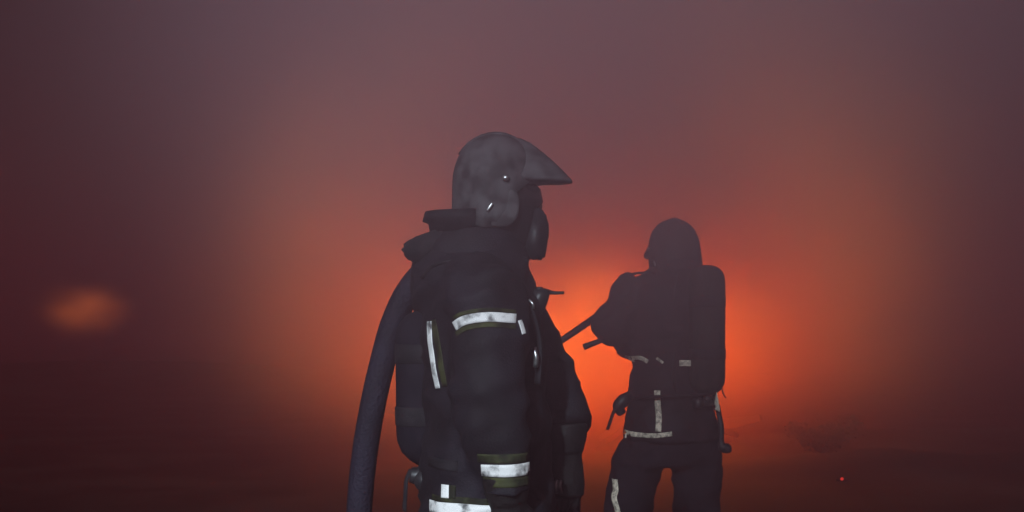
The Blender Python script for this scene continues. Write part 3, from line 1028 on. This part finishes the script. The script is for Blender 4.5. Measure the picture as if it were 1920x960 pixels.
# tiny red light right of the fire, made as a glowing bead and stub
em = root('red_light', (2.90, 12.5, gz(2.90, 12.5)), 'tiny glowing red light on the dark ground at the right', 'red_light')
bm = bmesh.new()
bmesh.ops.create_icosphere(bm, subdivisions=2, radius=.014, matrix=Matrix.Translation((2.90, 12.5, gz(2.90, 12.5)+.022)))
for v_ in bm.verts:
    v_.co += Vector((1, .6, .5))*(.006*noise.noise(v_.co*60))
finish('light_bead', bm, M_RED_LIGHT, em)
bm = bmesh.new()
tube(bm, [(Vector((2.85, 12.52, gz(2.90, 12.5)+.01)), .013), (Vector((2.90, 12.53, gz(2.90, 12.5)+.014)), .016), (Vector((2.96, 12.56, gz(2.90, 12.5)+.012)), .010)], 8, 3)
finish('dark_stub', bm, M_WOOD, em)

# ================================================================== smoke and haze
def vol(name, colr, aniso):
    m = bpy.data.materials.new(name)
    m.use_nodes = True
    t = m.node_tree
    t.nodes.clear()
    o = N(t, 'ShaderNodeOutputMaterial')
    v = N(t, 'ShaderNodeVolumePrincipled')
    v.inputs['Color'].default_value = (*colr, 1)
    v.inputs['Anisotropy'].default_value = aniso
    t.links.new(v.outputs[0], o.inputs['Volume'])
    return m, t, v

def smoke(name, ctr, rad, dens, colr, zlo, zhi, zmin, nscale, namp, label, aniso=.2, power=1.0):
    bm = bmesh.new()
    bmesh.ops.create_icosphere(bm, subdivisions=4, radius=1.0)
    me = bpy.data.meshes.new(name)
    bm.to_mesh(me)
    bm.free()
    o = bpy.data.objects.new(name, me)
    COL.objects.link(o)
    o.location = ctr
    o.scale = rad
    m, t, v = vol(name, colr, aniso)
    tc = N(t, 'ShaderNodeTexCoord')
    ln = N(t, 'ShaderNodeVectorMath', operation='LENGTH')
    mr = N(t, 'ShaderNodeMapRange', interpolation_type='SMOOTHERSTEP')
    for i, q in ((1, 1), (2, .08), (3, 0), (4, dens)):
        mr.inputs[i].default_value = q
    t.links.new(tc.outputs['Object'], ln.inputs[0])
    t.links.new(ln.outputs['Value'], mr.inputs[0])
    geo = N(t, 'ShaderNodeNewGeometry')
    sx = N(t, 'ShaderNodeSeparateXYZ')
    t.links.new(geo.outputs['Position'], sx.inputs[0])
    mz = N(t, 'ShaderNodeMapRange', interpolation_type='SMOOTHSTEP')
    for i, q in ((1, zlo), (2, zhi), (3, zmin), (4, 1)):
        mz.inputs[i].default_value = q
    t.links.new(sx.outputs['Z'], mz.inputs[0])
    nz_ = N(t, 'ShaderNodeTexNoise')
    nz_.inputs['Scale'].default_value = nscale
    nz_.inputs['Detail'].default_value = 2
    t.links.new(geo.outputs['Position'], nz_.inputs['Vector'])
    mn = N(t, 'ShaderNodeMapRange')
    for i, q in ((1, .3), (2, .7), (3, 1-namp), (4, 1+namp)):
        mn.inputs[i].default_value = q
    t.links.new(nz_.outputs['Fac'], mn.inputs[0])
    m1 = N(t, 'ShaderNodeMath', operation='MULTIPLY')
    m2 = N(t, 'ShaderNodeMath', operation='MULTIPLY')
    mr.inputs[4].default_value = 1.0
    pw = N(t, 'ShaderNodeMath', operation='POWER')
    pw.inputs[1].default_value = power
    sc_ = N(t, 'ShaderNodeMath', operation='MULTIPLY')
    sc_.inputs[1].default_value = dens
    t.links.new(mr.outputs[0], pw.inputs[0])
    t.links.new(pw.outputs[0], sc_.inputs[0])
    t.links.new(sc_.outputs[0], m1.inputs[0])
    t.links.new(mz.outputs[0], m1.inputs[1])
    t.links.new(m1.outputs[0], m2.inputs[0])
    t.links.new(mn.outputs[0], m2.inputs[1])
    t.links.new(m2.outputs[0], v.inputs['Density'])
    me.materials.append(m)
    return tag(o, label, 'smoke', None, 'stuff')

smoke('smoke', (.25, 5.0, 2.5), (1.95, 7.0, 2.6), .37, (.68, .455, .51), .75, 2.15, .13, .8, .45,
      'purple grey smoke drifting round both firefighters')
smoke('fire_smoke', (.66, 13.1, 2.2), (6.0, 6.0, 5.4), .58, (.94, .45, .12), .05, 1.15, .16, .6, .40,
      'dense glowing smoke rolling off the main fire', .0, 3.4)
bm = bmesh.new()
bmesh.ops.create_cube(bm, size=1, matrix=Matrix.Translation((0, 72, 3.5)) @ Matrix.Diagonal((220, 156, 9, 1)))
me = bpy.data.meshes.new('haze')
bm.to_mesh(me)
bm.free()
hz = bpy.data.objects.new('haze', me)
COL.objects.link(hz)
m, t, v = vol('haze', (.22, .048, .058), .3)
v.inputs['Density'].default_value = .028
me.materials.append(m)
tag(hz, 'thin dark smoky haze filling the whole night air', 'haze', None, 'stuff')
